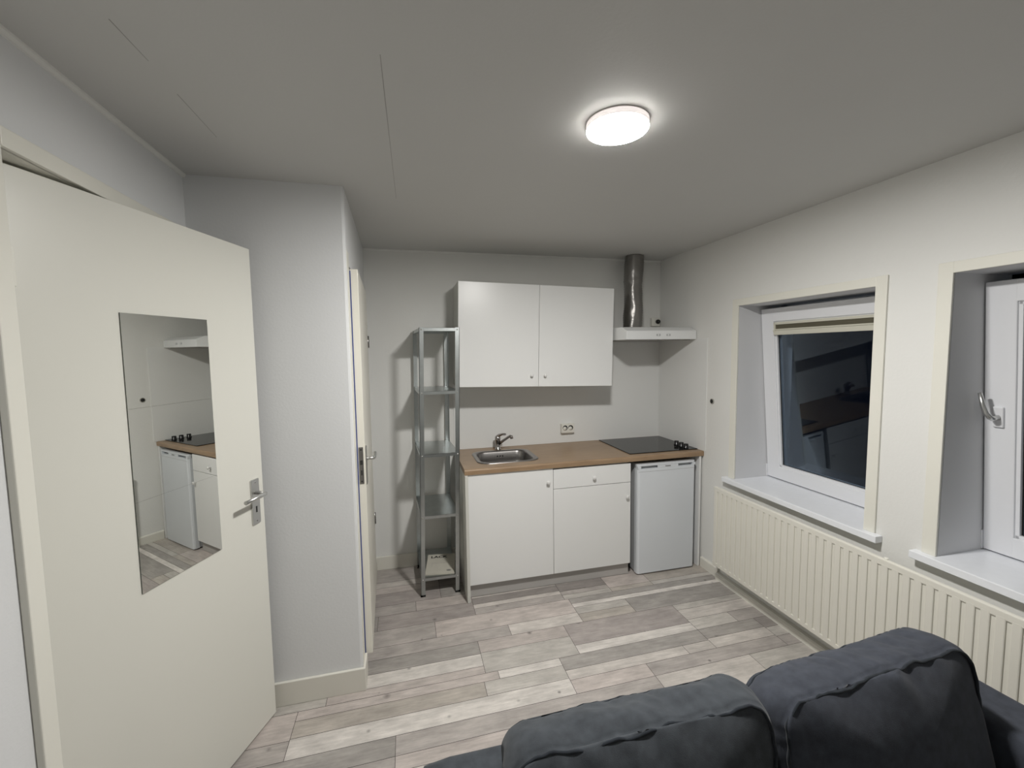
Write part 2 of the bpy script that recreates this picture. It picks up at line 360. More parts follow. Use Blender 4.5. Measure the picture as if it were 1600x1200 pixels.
struct(m.build('trim_2', PAINT), 'thin white bead between left wall and ceiling', 'trim')

# ------------------------------------------------------------------ entry door (open about 22 degrees)
th = math.radians(21.7)
# door frame: local u = along the leaf towards the hinge, v = out of the leaf into the room, w = up
DM = Matrix(((-math.sin(th), math.cos(th), 0, -2.832), (-math.cos(th), -math.sin(th), 0, -1.292), (0, 0, 1, 0), (0, 0, 0, 1)))
d1 = thing('door_1', (-2.95, -1.65, 0), 'open cream entry door with three mirror tiles on it', 'door', kind='structure')
MB(DM).prism([(-.018, .012), (.808, .012), (.808, 2.160), (-.018, 2.137)], -.04, 0, 'y', bev=.0025).build('door_leaf', DOORP, d1)
m = MB().box(-3.08, -3.062, -2.165, OY0, 0, 2.212, .003).box(-3.08, -3.062, OY0, -1.24, OZ-.012, 2.212, .003).box(-3.2, -3.075, OY0-.012, OY0+.012, 0, OZ).box(-3.2, -3.075, OY1-.012, OY1+.012, 0, OZ).box(-3.2, -3.075, OY0, OY1, OZ-.012, OZ+.012)
m.build('door_frame', CREAM, d1)
hp = MB(DM).prism([(.016, .943), (.058, .943), (.061, .947), (.061, 1.138), (.057, 1.142), (.018, 1.142), (.014, 1.138), (.014, .947)], 0, .007, 'y', bev=.0015)
# prism axis y => (u, v, w) with pts (u, w)
hp = hp.build('handle_plate', ALU, d1)
MB(DM).tube([(.037, .005, 1.082), (.037, .046, 1.082), (.043, .056, 1.082), (.055, .060, 1.082), (.16, .060, 1.080)], [.008, .008, .0085, .009, .0085]).build('lever', ALU, hp)
MB(DM).box(.033, .041, .0068, .0078, .995, 1.022).build('keyhole', DARK, hp)
for z in (.957, 1.128): MB(DM).lathe([(0, .0085), (.003, .008), (.0035, .0068)], (.037, 0, z), 'y', 10).build('screw', STEEL, hp)
MB(DM).box(.79, .80, .0, .006, 1.86, 1.96, .002).build('hinge', CREAM, d1)
# mirror tiles glued one above the other on the leaf
posn = ('topmost', 'middle', 'lowest')
for i, z in enumerate((1.5179, 1.2179, .918)):
    t = MB(DM).box(.229, .547, .0005, .0035, z, z+.2995, mi=0)
    for f in t.bm.faces:
        if abs(f.normal.z) > .5 or f.calc_area() < .01: f.material_index = 1
    t = t.build('mirror_tile', [MIRR, MEDGE])
    tag(t, (posn[i] + ' of three square mirror tiles on the open door, ' + ('reflecting the cooker hood', 'reflecting the hob', 'reflecting the floor')[i]), 'mirror', 'mirror tiles on the open door')

# ------------------------------------------------------------------ closet door (ajar)
d2 = thing('door_2', (-2.44, -.7, .09), 'narrow view of the cream closet door standing ajar', 'door', kind='structure')
lf = [(-2.4405, -1.10), (-2.4025, -1.10), (-2.432, -.285), (-2.470, -.285)]
MB().prism(lf, .098, 2.098, 'z', bev=.002).build('door_leaf', LEAFP, d2)
m = MB()
for a, b in ((-1.205, -1.115),):
    m.prism([(xs(a), a), (xs(a)+.002, a), (xs(b)+.002, b), (xs(b), b)], .118, 2.17, 'z', bev=.0005)
m.prism([(xs(DY0)-.1, DY0), (xs(DY0)-.002, DY0), (xs(DY0)-.002, DY0+.01), (xs(DY0)-.1, DY0+.01)], .085, 2.112, 'z')
m.build('door_frame', CREAM, d2)
MB().prism([(-2.4408, -1.1022), (-2.4362, -1.1022), (-2.4362, -1.0992), (-2.4408, -1.0992)], .10, 2.09, 'z').build('edge_strip', BLUE, d2)['label'] = 'blue strip along the closet door edge'
lk = MB().box(-2.432, -2.411, -1.1025, -1.0995, 1.015, 1.205, .0008).build('lock_plate', STEEL, d2)
MB().box(-2.4275, -2.4155, -1.106, -1.1015, 1.115, 1.137).build('latch', DARK, lk)
MB().box(-2.4245, -2.4185, -1.104, -1.1015, 1.06, 1.085).build('bolt_slot', DARK, lk)
for z in (1.028, 1.192): MB().lathe([(0, -.0040), (.004, -.0035), (.0045, -.002)], (-2.4215, -1.1, z), 'y', 10).build('screw', DARK, lk)
ph = MB().box(-2.407, -2.3985, -1.072, -1.034, 1.0, 1.2, .002).build('handle_plate', ALU, d2)
MB().tube([(-2.408, -1.055, 1.135), (-2.372, -1.055, 1.135), (-2.364, -1.047, 1.135), (-2.362, -1.03, 1.136), (-2.365, -.945, 1.138)], .0085).build('lever', ALU, ph)
for z in (.52, 1.76): MB().tube([(-2.432, -.279, z-.04), (-2.432, -.279, z+.04)], .008, 10).build('hinge', STEEL, d2)

# ------------------------------------------------------------------ windows: tilted sash in a deep recess
TILT = math.radians(-4.94)
def window(name, y0, y1, ztop, label, handle):
    yc = (y0+y1)/2
    wd = thing(name, (.1, yc, ZS), label, 'window', kind='structure')
    # thin reveal lining that carries the shade colour
    m = MB().box(.002, XO-.1, y1-.004, y1+.001, ZS, ztop).box(.002, XO-.1, y0-.001, y0+.004, ZS, ztop).box(.002, XO-.1, y0, y1, ztop-.004, ztop+.001)
    m.build('reveal', REVEAL, wd)
    # flat cream architrave
    wdt = .048
    m = MB().box(-.011, 0, y1-.004, y1+wdt, ZS, ztop+.042, .002).box(-.011, 0, y0-wdt, y0+.004, ZS, ztop+.042, .002).box(-.0105, 0, y0+.003, y1-.003, ztop-.004, ztop+.0415, .002)
    m.build('window_trim', CREAM, wd)
    m = MB().prism([(-.044, y0-.078), (-.001, y0-.078), (-.001, y0+.001), (XO-.09, y0+.001), (XO-.09, y1-.001), (-.001, y1-.001), (-.001, y1+.075), (-.044, y1+.075)], ZS-.034, ZS, 'z', bev=.003)
    m.build('window_sill', SILL, wd)
    # fixed outer frame
    fx0, fx1 = .345, .40; wf = .05
    m = MB().box(fx0, fx1, y0, y0+wf, ZS, ztop).box(fx0, fx1, y1-wf, y1, ZS, ztop).box(fx0, fx1, y0, y1, ztop-wf, ztop).box(fx0, fx1, y0, y1, ZS-.03, ZS+.03)
    m.build('window_frame', PVC, wd)
    SM = Matrix.Translation((.27, 0, .785)) @ Matrix.Rotation(TILT, 4, 'Y')
    a, b, h, fwid = y0+.008, y1-.008, 1.161, .098
    m = MB(SM)
    m.box(0, .062, a, a+fwid, 0, h, .004).box(0, .062, b-fwid, b, 0, h, .004)
    m.box(0, .0615, a+fwid-.004, b-fwid+.004, 0.0005, .088, .003).box(0, .0615, a+fwid-.004, b-fwid+.004, h-.088, h-.0005, .003)
    # stepped glazing bead
    k = .014
    m.box(.008, .05, a+fwid-.002, a+fwid+k, .08, h-.08, .002).box(.008, .05, b-fwid-k, b-fwid+.002, .08, h-.08, .002)
    m.box(.008, .05, a+fwid, b-fwid, .08, .088+k, .002).box(.008, .05, a+fwid, b-fwid, h-.088-k, h-.08, .002)
    sash = m.build('sash', PVC, wd)
    MB(SM).box(.026, .030, a+fwid, b-fwid, .088, h-.088).build('pane', GLASS, sash)
    m = MB(SM)      # dark gasket round the pane
    g0, g1, q = a+fwid+k-.001, b-fwid-k+.001, .004
    m.box(.0205, .0255, g0, g0+q, .1, h-.1).box(.0205, .0255, g1-q, g1, .1, h-.1).box(.0205, .0255, g0, g1, .1, .1+q).box(.0205, .0255, g0, g1, h-.1-q, h-.1)
    m.build('gasket', RUBBER, sash)
    MB(SM).box(-.006, .03, b, b+.006, .0, .085, .002).build('hinge', PVC, sash)
    if handle:
        hb = MB(SM).box(-.011, .002, b-.066, b-.032, .555, .642, .004).build('window_handle', PVC, sash)
        MB(SM).tube([(-.008, b-.049, .597), (-.042, b-.049, .597), (-.050, b-.046, .602), (-.054, b-.036, .617), (-.055, b-.026, .65), (-.055, b-.016, .705)], [.011, .010, .010, .0095, .009, .0075]).build('lever', ALU, hb)
    return SM
SM = window('window_1', W1[0], W1[1], W1[2], 'tilted window with a rolled-up blind beside the kitchen', False)
window('window_2', W2[0], W2[1], W2[2], 'tilted window with a lever handle at the right edge', True)
# blind folded up at the head of the first window's sash
BLM = SM
bl = thing('pleated_blind', BLM @ Vector((.0, -1.36, .98)), 'cream and olive pleated blind folded up at the top of the kitchen-side window', 'blind')
ya, yb = -1.683, -1.040
m = MB(BLM).box(-.012, .016, ya, yb, 1.052, 1.068, .002).box(-.010, .016, ya, yb, 1.016, 1.024, .001)
m.box(-.012, .016, ya, ya+.018, 1.0, 1.068, .002).box(-.012, .016, yb-.012, yb, 1.0, 1.068, .002)
m.build('head_rail', BEIGE, bl)
m = MB(BLM)
for k in range(5): m.box(-.006+.002*(k % 2), .012, ya+.018, yb-.012, 1.024+k*.0056, 1.0294+k*.0056, .001)
m.build('fabric', BLIND, bl)
MB(BLM).box(-.015, .016, ya, yb, .985, 1.015, .003).build('bottom_rail', BEIGE, bl)
for y in (ya+.008, yb-.006): MB(BLM).box(-.018, .0, y-.006, y+.006, 1.005, 1.02, .002).build('end_clip', BEIGE, bl)

# ------------------------------------------------------------------ radiator
rd = thing('radiator', (-.08, -1.8, .14), 'long cream panel radiator with vertical ribs under the two windows', 'radiator')
RY0, RY1, RZ0, RZ1 = -.867, -2.78, .155, .722
m = MB().box(-.1145, -.098, RY1, RY0, RZ0, RZ1, .004)
m.box(-.120, -.112, RY1, RY0, RZ1-.032, RZ1-.0005, .004).box(-.120, -.112, RY1, RY0, RZ0+.0005, RZ0+.028, .004)
y = RY0-.003
while y-.0433 > RY1:
    m.box(-.1203, -.112, y-.0330, y-.003, RZ0+.016, RZ1-.020, .0040); y -= .0433
m.build('front_panel', RADP, rd)
MB().tube([(-.106, -1.968, RZ1-.006), (-.106, -1.968, RZ1+.007)], .008, 10).build('bleed_cap', CREAM, rd)
for yy in (-1.15, -2.4): MB().box(-.099, -.0008, yy-.02, yy+.02, RZ0+.05, RZ1-.08).build('bracket', RADP, rd)
MB().tube([(-.10, -1.0, RZ0-.018), (-.10, -1.0, RZ0+.004)], .010, 10).build('drain_plug', CREAM, rd)

# ------------------------------------------------------------------ splashback and kitchen
struct(MB().box(-1.83, -.625, -.005, -.0005, .9065, 1.425).box(-.625, -.0055, -.005, -.0005, .9065, 1.75).box(-.0055, -.0005, -.627, -.0005, .9065, 1.762)
       .build('trim_3', mat('splash_panel', (.745, .75, .74), .3, var=.012)), 'white splashback panels round the worktop corner', 'splashback')

def knob(parent, x, y, z, r=.013):
    # mushroom knob looking towards the room
    return MB().lathe([(.0055, .0), (.0055, -.010), (.008, -.014), (r, -.019), (r, -.024), (r*.8, -.027), (0, -.0275)], (x, y, z), 'y', 20).build('knob', PLASTG, parent)
PLASTG = mat('knob_white', (.70, .70, .69), .3, var=.01)

bc = thing('base_cabinet', (-1.22, -.31, 0), 'white two-door kitchen base cabinet with one drawer under the wooden worktop', 'cabinet')
m = MB().box(-1.811, -1.795, -.578, -.02, .10, .866).box(-.625, -.609, -.578, -.02, 0.10, .866).box(-1.218, -1.202, -.578, -.02, .10, .866)
m.box(-1.811, -.609, -.578, -.02, .10, .116).box(-1.811, -.609, -.03, -.02, .10, .866).box(-1.811, -.609, -.578, -.52, .852, .866)
m.build('carcass', CABE, bc)
MB().box(-1.832, -1.8115, -.632, -.02, 0.001, .867, .0015).build('end_panel', CABE, bc)
MB().box(-1.811, -.6105, -.567, -.552, .004, .099).build('plinth', KICK, bc)
dl = MB().box(-1.8105, -1.2115, -.5985, -.5795, .1005, .8655, .0015).build('door', CAB, bc); knob(dl, -1.251, -.598, .772)
dr = MB().box(-1.2085, -.6115, -.5985, -.5795, .1005, .7125, .0015).build('door', CAB, bc); knob(dr, -.645, -.598, .612)
dw = MB().box(-1.2085, -.6115, -.5985, -.5795, .7165, .8545, .0015).build('drawer', CAB, bc); knob(dw, -.906, -.598, .776)

# worktop with a cut-out for the sink
wt = MB()
SX0, SX1, SY0, SY1 = -1.70, -1.285, -.487, -.155
ZT, ZB = .906, .869
pf = [(-.6105, ZB), (-.6105, ZT-.010), (-.6075, ZT-.003), (-.600, ZT), (SY0, ZT), (SY0, ZB)]
wt.prism(pf, -1.832, -.002, 'x')
wt.box(-1.832, SX0, SY0, -.006, ZB, ZT).box(SX1, -.002, SY0, -.006, ZB, ZT).box(SX0, SX1, SY1, -.006, ZB, ZT)
wt = wt.build('worktop', WOOD); tag(wt, 'wood-effect kitchen worktop with the sink and hob set into it', 'worktop')
MB().box(-.0355, -.0195, -.606, -.02, .001, .868, .0015).build('support_panel', CAB).name = 'support_panel'
tag(bpy.data.objects['support_panel'], 'narrow white end panel holding up the worktop right of the fridge', 'panel')

# sink
sk = thing('sink', (-1.495, -.32, .76), 'small rectangular stainless steel sink set into the worktop', 'sink')
def rrect(cx, cy, a, b, r, n=8):
    out = []
    for sx, sy, a0 in ((1, 1, 0), (-1, 1, PI/2), (-1, -1, PI), (1, -1, 1.5*PI)):
        for k in range(n+1):
            t = a0+PI/2*k/n; out.append((cx+sx*(a-r)+r*math.cos(t), cy+sy*(b-r)+r*math.sin(t)))
    return out
def loft(rings, cap0=False, cap1=False, smooth=True):
    mb = MB(); t = bmesh.new(); V = [[t.verts.new(p) for p in ring] for ring in rings]
    n = len(V[0])
    for a, b in zip(V, V[1:]):
        for k in range(n): t.faces.new((a[k], a[(k+1) % n], b[(k+1) % n], b[k]))
    if cap0: t.faces.new(V[0][::-1])
    if cap1: t.faces.new(V[-1])
    bmesh.ops.recalc_face_normals(t, faces=t.faces)
    mb._merge(t, smooth); return mb
def R(a, b, r, z, cx=-1.495, cy=-.322): return [(x, y, z) for x, y in rrect(cx, cy, a, b, r)]
rings = [R(.226, .192, .085, ZT+.0002), R(.2255, .1915, .085, ZT+.004), R(.216, .182, .08, ZT+.0055), R(.196, .162, .07, ZT+.003), R(.190, .156, .066, ZT-.006),
         R(.183, .149, .062, ZT-.06), R(.172, .139, .06, .775), R(.150, .118, .05, .762), R(.03, .03, .029, .758), R(.002, .002, .0019, .757)]
loft(rings).build('basin', STEEL, sk)
MB().lathe([(.034, .0), (.032, .003), (.012, .001), (0, .001)], (-1.495, -.322, .7585), 'z', 24).build('drain', CHROME, sk)
m = MB()
for k in range(3): m.lathe([(0, -.0015), (.006, -.001), (.0065, 0)], (-1.515+.02*k, -.17, ZT-.035), 'y', 12)
m.build('overflow_holes', DARK, sk)
# tap
tp = thing('faucet', (-1.495, -.088, ZT), 'chrome single-lever kitchen tap standing behind the sink', 'faucet')
MB().lathe([(.027, 0), (.027, .006), (.021, .010), (.020, .060), (.0225, .066), (.0225, .098), (.018, .108), (0, .110)], (-1.495, -.088, ZT), 'z', 24).build('body', CHROME, tp)
MB().tube([(-1.488, -.100, ZT+.045), (-1.462, -.140, ZT+.078), (-1.432, -.185, ZT+.112), (-1.420, -.203, ZT+.124), (-1.413, -.214, ZT+.122), (-1.411, -.217, ZT+.105)], [.011, .0105, .010, .0105, .012, .012]).build('spout', CHROME, tp)
MB().tube([(-1.495, -.088, ZT+.104), (-1.486, -.104, ZT+.116), (-1.468, -.135, ZT+.128), (-1.449, -.165, ZT+.133)], [.014, .012, .009, .008]).build('lever', CHROME, tp)

# hob
hb = thing('hob', (-.30, -.29, ZT), 'black glass ceramic hob with three knobs at its right side', 'hob')
MB().prism([(-.592, -.022), (-.010, -.022), (-.010, -.548), (-.592, -.548)], ZT+.0003, ZT+.006, 'z', bev=.0015).build('glass_plate', HOB, hb)
for y in (-.385, -.447, -.505):
    kb = MB().lathe([(.021, 0), (.021, .004), (.0185, .006), (.0175, .031), (.0165, .033), (0, .033)], (-.083, y, ZT+.006), 'z', 24).build('knob', BLACKP, hb)

# fridge
fr = thing('fridge', (-.319, -.32, 0), 'small white undercounter fridge under the hob', 'fridge')
MB().box(-.557, -.081, -.566, -.06, .012, .838, .004).build('body', FRIDG, fr)
dd = MB().prism([(-.561, -.567), (-.561, -.596), (-.556, -.608), (-.545, -.6135), (-.093, -.6135), (-.082, -.608), (-.077, -.596), (-.077, -.567)], .012, .8075, 'z')
dd = dd.build('door', FRID, fr)
# handle strip with two scooped grips
gp = MB().prism([(-.561, -.567), (-.561, -.600), (-.553, -.612), (-.545, -.6145), (-.093, -.6145), (-.085, -.612), (-.077, -.600), (-.077, -.567)], .828, .842, 'z', bev=.002)
gp.prism([(-.40, -.6125), (-.385, -.586), (-.24, -.586), (-.225, -.6125)], .808, .828, 'z').box(-.5605, -.535, -.6125, -.586, .808, .828).box(-.103, -.0775, -.6125, -.586, .808, .828)
gp.build('handle_strip', FRID, dd)
MB().box(-.5595, -.0785, -.588, -.5665, .8075, .8285).build('grip_recess', FRIDG, dd)
MB().box(-.335, -.290, -.6150, -.6133, .8145, .8205).build('badge', INKG, dd)
MB().box(-.556, -.082, -.6142, -.6130, .785, .7875).build('groove', FRIDG, dd)
for x, y in ((-.53, -.54), (-.11, -.54), (-.53, -.09), (-.11, -.09)): MB().lathe([(.016, 0), (.016, .012)], (x, y, .0005), 'z', 12).build('foot', RUBBER, fr)

# wall cabinet, hung slightly out of level
WM = Matrix.Translation((-1.22, 0, 1.79)) @ Matrix.Rotation(math.radians(1.35), 4, 'Y') @ Matrix.Translation((1.22, 0, -1.79))
wc = thing('wall_cabinet', (-1.22, -.17, 1.417), 'white double-door wall cabinet hung above the sink', 'cabinet')
MB(WM).box(-1.8195, -.6205, -.3105, -.0005, 1.417, 2.167, .001).build('carcass', CABE, wc)
for x0, x1, kx in ((-1.8195, -1.2212, -1.276), (-1.2188, -.6205, -1.172)):
    dq = MB(WM).box(x0, x1, -.3295, -.311, 1.4175, 2.1665, .0015).build('door', CAB, wc)
    MB(WM).lathe([(.0045, .0), (.0045, -.010), (.007, -.014), (.0115, -.019), (.0115, -.024), (.009, -.027), (0, -.0275)], (kx, -.329, 1.502), 'y', 20).build('knob', PLASTG, dq)

# cooker hood
hd = thing('cooker_hood', (-.30, -.25, 1.752), 'flat white cooker hood above the hob beside the wall cabinet', 'cooker hood')
pr = [(-.503, 1.757), (-.503, 1.819), (-.499, 1.824), (-.435, 1.852), (-.0065, 1.852), (-.0065, 1.757)]
MB().prism(pr, -.601, -.0065, 'x', bev=.002).build('shell', HOODW, hd)
MB().box(-.58, -.31, -.46, -.05, 1.750, 1.7575).box(-.30, -.03, -.46, -.05, 1.750, 1.7575).build('grease_filter', HOODG, hd)
for x in (-.335, -.25):
    sw = MB().box(x-.017, x+.017, -.5042, -.5025, 1.782, 1.798, .0005).build('switch', FRIDG, hd)
    MB().box(x-.007, x+.003, -.5085, -.504, 1.784, 1.796, .001).build('slider', HOODW, sw)
# crumpled aluminium duct
du = MB(); prof = []
n = 60
path = []; rad = []
for k in range(n+1):
    t = k/n; path.append((-.352+.018*t+.004*math.sin(7*t), -.142, 1.8555+(H-.001-1.8555)*t)); rad.append(.072+.0035*(k % 2)+.003*math.sin(t*9)+(.002 if .62 < t < .68 else 0))
du.tube(path, rad, 28)
for v in du.bm.verts:
    c = Vector((-.343, -.142, v.co.z)); d_ = (v.co-c); v.co += d_.normalized()*.006*noise.noise(Vector((v.co.x*30, v.co.y*30, v.co.z*12)))
du = du.build('exhaust_duct', DUCT); tag(du, 'dark crinkled aluminium exhaust duct from the cooker hood up to the ceiling', 'duct')

# double socket over the worktop, and the socket with plug above the hood
so = thing('wall_socket', (-.88, -.02, .99), 'white double wall socket above the worktop', 'socket')
MB().box(-.937, -.822, -.040, -.0052, .992, 1.070, .004).build('housing', PLAST, so)
for x in (-.906, -.857):
    ins = MB().lathe([(.0215, -.0395), (.0215, -.0408), (0, -.0408)], (x, 0, 1.036), 'y', 24).build('outlet_shade', DARK, so)  # dark disc painted as the shade inside the outlet recess
    MB().lathe([(.0165, -.0405), (.0165, -.0418), (0, -.0418)], (x-.003, 0, 1.0305), 'y', 24).build('outlet_lit_face', PLAST, ins)  # white disc set low, leaving a dark crescent as the recess shadow
sp = thing('plug_socket', (-.05, -.02, 1.884), 'small cream socket with a black plug above the cooker hood', 'socket')
MB().box(-.098, -.02, -.036, -.0005, 1.884, 1.957, .004).build('housing', PLAST, sp)
MB().lathe([(.019, -.036), (.019, -.050), (.014, -.062), (.006, -.066), (0, -.066)], (-.046, 0, 1.922), 'y', 20).build('plug', BLACKP, sp)
# small dark-centred grommet on the window wall
gr = thing('wall_grommet', (-.004, -.687, 1.295), 'small dark round grommet on the wall between splashback and window', 'grommet')
MB().lathe([(.021, 0), (.021, -.004), (.016, -.007), (.0155, -.0045)], (-.0003, -.687, 1.295), 'x', 24).build('ring', CAULK, gr)
MB().lathe([(.0158, -.0005), (.0158, -.0052), (0, -.006)], (-.0003, -.687, 1.295), 'x', 20).build('centre', DARK, gr)

# ------------------------------------------------------------------ galvanised shelf, leaning a little against the wall cabinet
def lean(x, y, z):
    f = (-y-.03)/.44                     # 0 at the back, 1 at the front
    return Vector((x+z*(.010+.011*f), y, z))
shf = thing('shelf_unit', (-2.0, -.25, 0), 'tall narrow galvanised metal shelf unit standing left of the kitchen', 'shelf')
FX0, FX1, BX0, BX1, FY, BY = -2.133, -1.866, -2.146, -1.882, -.474, -.032
TOPZ = 1.848
def warp(mb):
    for v in mb.bm.verts: v.co = lean(*v.co)
    return mb
def xl(y): return FX0+(BX0-FX0)*(y-FY)/(BY-FY)
def xr(y): return FX1+(BX1-FX1)*(y-FY)/(BY-FY)
lw, lt = .029, .0025
for (x, y, sx, sy) in ((FX0, FY, 1, 1), (FX1, FY, -1, 1), (BX0, BY, 1, -1), (BX1, BY, -1, -1)):
    m = MB()
    m.box(min(x, x+sx*lw), max(x, x+sx*lw), min(y, y+sy*lt), max(y, y+sy*lt), .006, TOPZ)
    m.box(min(x, x+sx*lt), max(x, x+sx*lt), min(y, y+sy*lw), max(y, y+sy*lw), .006, TOPZ)
    lg = warp(m).build('leg', GALV, shf)
    m = MB().box(min(x-sx*.002, x+sx*(lw+.002)), max(x-sx*.002, x+sx*(lw+.002)), min(y-sy*.002, y+sy*.010), max(y-sy*.002, y+sy*.010), .0005, .012)
    m.box(min(x-sx*.002, x+sx*.010), max(x-sx*.002, x+sx*.010), min(y-sy*.002, y+sy*(lw+.002)), max(y-sy*.002, y+sy*(lw+.002)), .0005, .012)
    warp(m).build('foot_cap', RUBBER, lg)
for z in (.130, .568, .995, 1.422, TOPZ-.002):
    m = MB(); e = .0035
    a0, a1, b0, b1 = xl(FY)+e, xr(FY)-e, xl(BY)+e, xr(BY)-e
    m.prism([(a0, FY+e), (a1, FY+e), (b1, BY-e), (b0, BY-e)], z-.0015, z, 'z')
    m.box(a0, a1, FY+e, FY+e+.0015, z-.022, z).box(b0, b1, BY-e-.0015, BY-e, z-.022, z)
    m.prism([(a0, FY+e), (a0+.0015, FY+e), (b0+.0015, BY-e), (b0, BY-e)], z-.022, z, 'z').prism([(a1-.0015, FY+e), (a1, FY+e), (b1, BY-e), (b1-.0015, BY-e)], z-.022, z, 'z')
    sb = warp(m).build('shelf_board', GALV, shf)
    for x in (FX0+.014, FX1-.014): warp(MB().lathe([(0, -.0035), (.0045, -.003), (.005, 0)], (x, FY, z-.011), 'y', 10)).build('bolt', ALU, sb)
# booklet lying on the bottom board
bk = thing('booklet', (-1.99, -.28, .1305), 'white instruction booklet lying on the bottom board of the metal shelf', 'booklet')
ang = math.radians(-7.5)
BM_ = Matrix.Translation((-2.104, -.435, .1308)) @ Matrix.Rotation(ang, 4, 'Z')
pg = MB(BM_)
for k in range(4): pg.box(.001*k, .207-.0008*k, .0015*k, .297-.001*k, .0018*k, .0018*k+.0016)
pg.build('pages', PAPER, bk)
def text(s, size, mtx, mt, parent, name, off=0.):
    cu = bpy.data.curves.new(name, 'FONT'); cu.body = s; cu.size = size; cu.offset = off; cu.extrude = .0002
    o = bpy.data.objects.new('tmp', cu); COL.objects.link(o); bpy.context.view_layer.update()
    me = bpy.data.meshes.new_from_object(o.evaluated_get(bpy.context.evaluated_depsgraph_get()))
    bpy.data.objects.remove(o); bpy.data.curves.remove(cu)
    me.transform(mtx); me.transform(Matrix.Translation(-world_loc(parent))); me.materials.clear(); me.materials.append(mt); me.name = name
    ob = bpy.data.objects.new(name, me); COL.objects.link(ob); ob.parent = parent; return ob
ZP = .0073
text('LACK', .044, BM_ @ Matrix.Translation((.026, .235, ZP)) @ Matrix.Scale(1.08, 4, (1, 0, 0)), INK, bk, 'title_print', .0016)
m = MB(BM_).prism([(.165+.017*math.cos(k*PI/10), .042+.011*math.sin(k*PI/10)) for k in range(20)], ZP-.0003, ZP+.0002, 'z')
m.build('logo_print', INKG, bk)
m = MB(BM_)      # faint line drawing of a small table
for q in ((.04, .19, .16, .1615), (.04, .19, .148, .1495), (.04, .0415, .10, .1615), (.1885, .19, .10, .1615), (.07, .0715, .115, .148), (.16, .1615, .115, .148)): m.box(q[0], q[1], q[2], q[3], ZP-.0003, ZP+.0001)
m.build('drawing_print', INKL, bk)

# ------------------------------------------------------------------ ceiling lamp
LC = (-1.466, -1.998)
lp = thing('ceiling_lamp', (LC[0], LC[1], H-.03), 'round white glowing lamp flush on the ceiling', 'lamp')
MB().lathe([(.1035, H-.0005), (.1035, H-.0042), (.09, H-.0042), (.09, H-.0005)], (LC[0], LC[1], 0), 'z', 56).build('base_ring', mat('lamp_base', (.78, .74, .72), .4, var=.01), lp)
MB().lathe([(.104, H-.004), (.104, H-.022), (.101, H-.0225), (.101, H-.004)], (LC[0], LC[1], 0), 'z', 56).build('lamp_housing', emit('lamp_rim_glow', (1, .90, .86), .25), lp)
m = MB().lathe([(.101, H-.0226), (.1035, H-.0226), (.1035, H-.026), (.1025, H-.028), (.0995, H-.0292)], (LC[0], LC[1], 0), 'z', 56, mi=1)
m.lathe([(.0995, H-.0292), (.06, H-.0308), (0, H-.0312)], (LC[0], LC[1], 0), 'z', 56)
m.build('diffuser', [emit('lamp_diffuser_glow', (1, .98, .94), LAMP_POWER), emit('lamp_edge_glow', (1, .97, .92), 12.0)], lp)

# ------------------------------------------------------------------ sofa (seen from its seat side)
sf = thing('sofa', (-1.32, -2.82, 0), 'dark grey two-seat fabric sofa with its back to the kitchen', 'sofa')
def soft(x0, x1, y0, y1, z0, z1, r, seed=0, amp=.006):
    m = MB(); t = bmesh.new(); bmesh.ops.create_cube(t, size=2)
    bmesh.ops.subdivide_edges(t, edges=t.edges[:], cuts=22, use_grid_fill=True)
    dx, dy, dz = (x1-x0)/2, (y1-y0)/2, (z1-z0)/2; c = Vector(((x0+x1)/2, (y0+y1)/2, (z0+z1)/2))
    for v in t.verts:
        p = Vector((v.co.x*dx, v.co.y*dy, v.co.z*dz))
        # push grid lines towards the edges so the rounding has enough rows
        q = Vector((max(-(dx-r), min(dx-r, p.x)), max(-(dy-r), min(dy-r, p.y)), max(-(dz-r), min(dz-r, p.z))))
        e = p-q
        if e.length > 1e-9:
            mx = max(abs(e.x), abs(e.y), abs(e.z)); e = e.normalized()*mx
        pp = q+e
        nn = noise.noise_vector(Vector((pp.x*6+seed, pp.y*6, pp.z*6)))
        v.co = c+pp+nn*amp
    bmesh.ops.recalc_face_normals(t, faces=t.faces)
    m._merge(t, True); return m
soft(-2.185, -.468, -2.445, -2.345, .06, .668, .028, 1).build('back_frame', FAB, sf)
soft(-2.182, -1.995, -3.20, -2.47, .06, .655, .04, 2).build('armrest', FAB, sf)
soft(-.665, -.475, -3.20, -2.47, .06, .655, .04, 3).build('armrest', FABB, sf)
soft(-1.99, -.66, -3.18, -2.49, .06, .27, .02, 4).build('seat_base', FAB, sf)
for a, b in ((-1.975, -1.328), (-1.322, -.675)): soft(a, b, -3.20, -2.46, .272, .425, .05, a, .006).build('seat_cushion', FAB, sf)
for x in (-2.10, -.54):
    for y in (-3.12, -2.43): MB().lathe([(.022, .0005), (.026, .062)], (x, y, 0), 'z', 16).build('leg', BLACKP, sf)

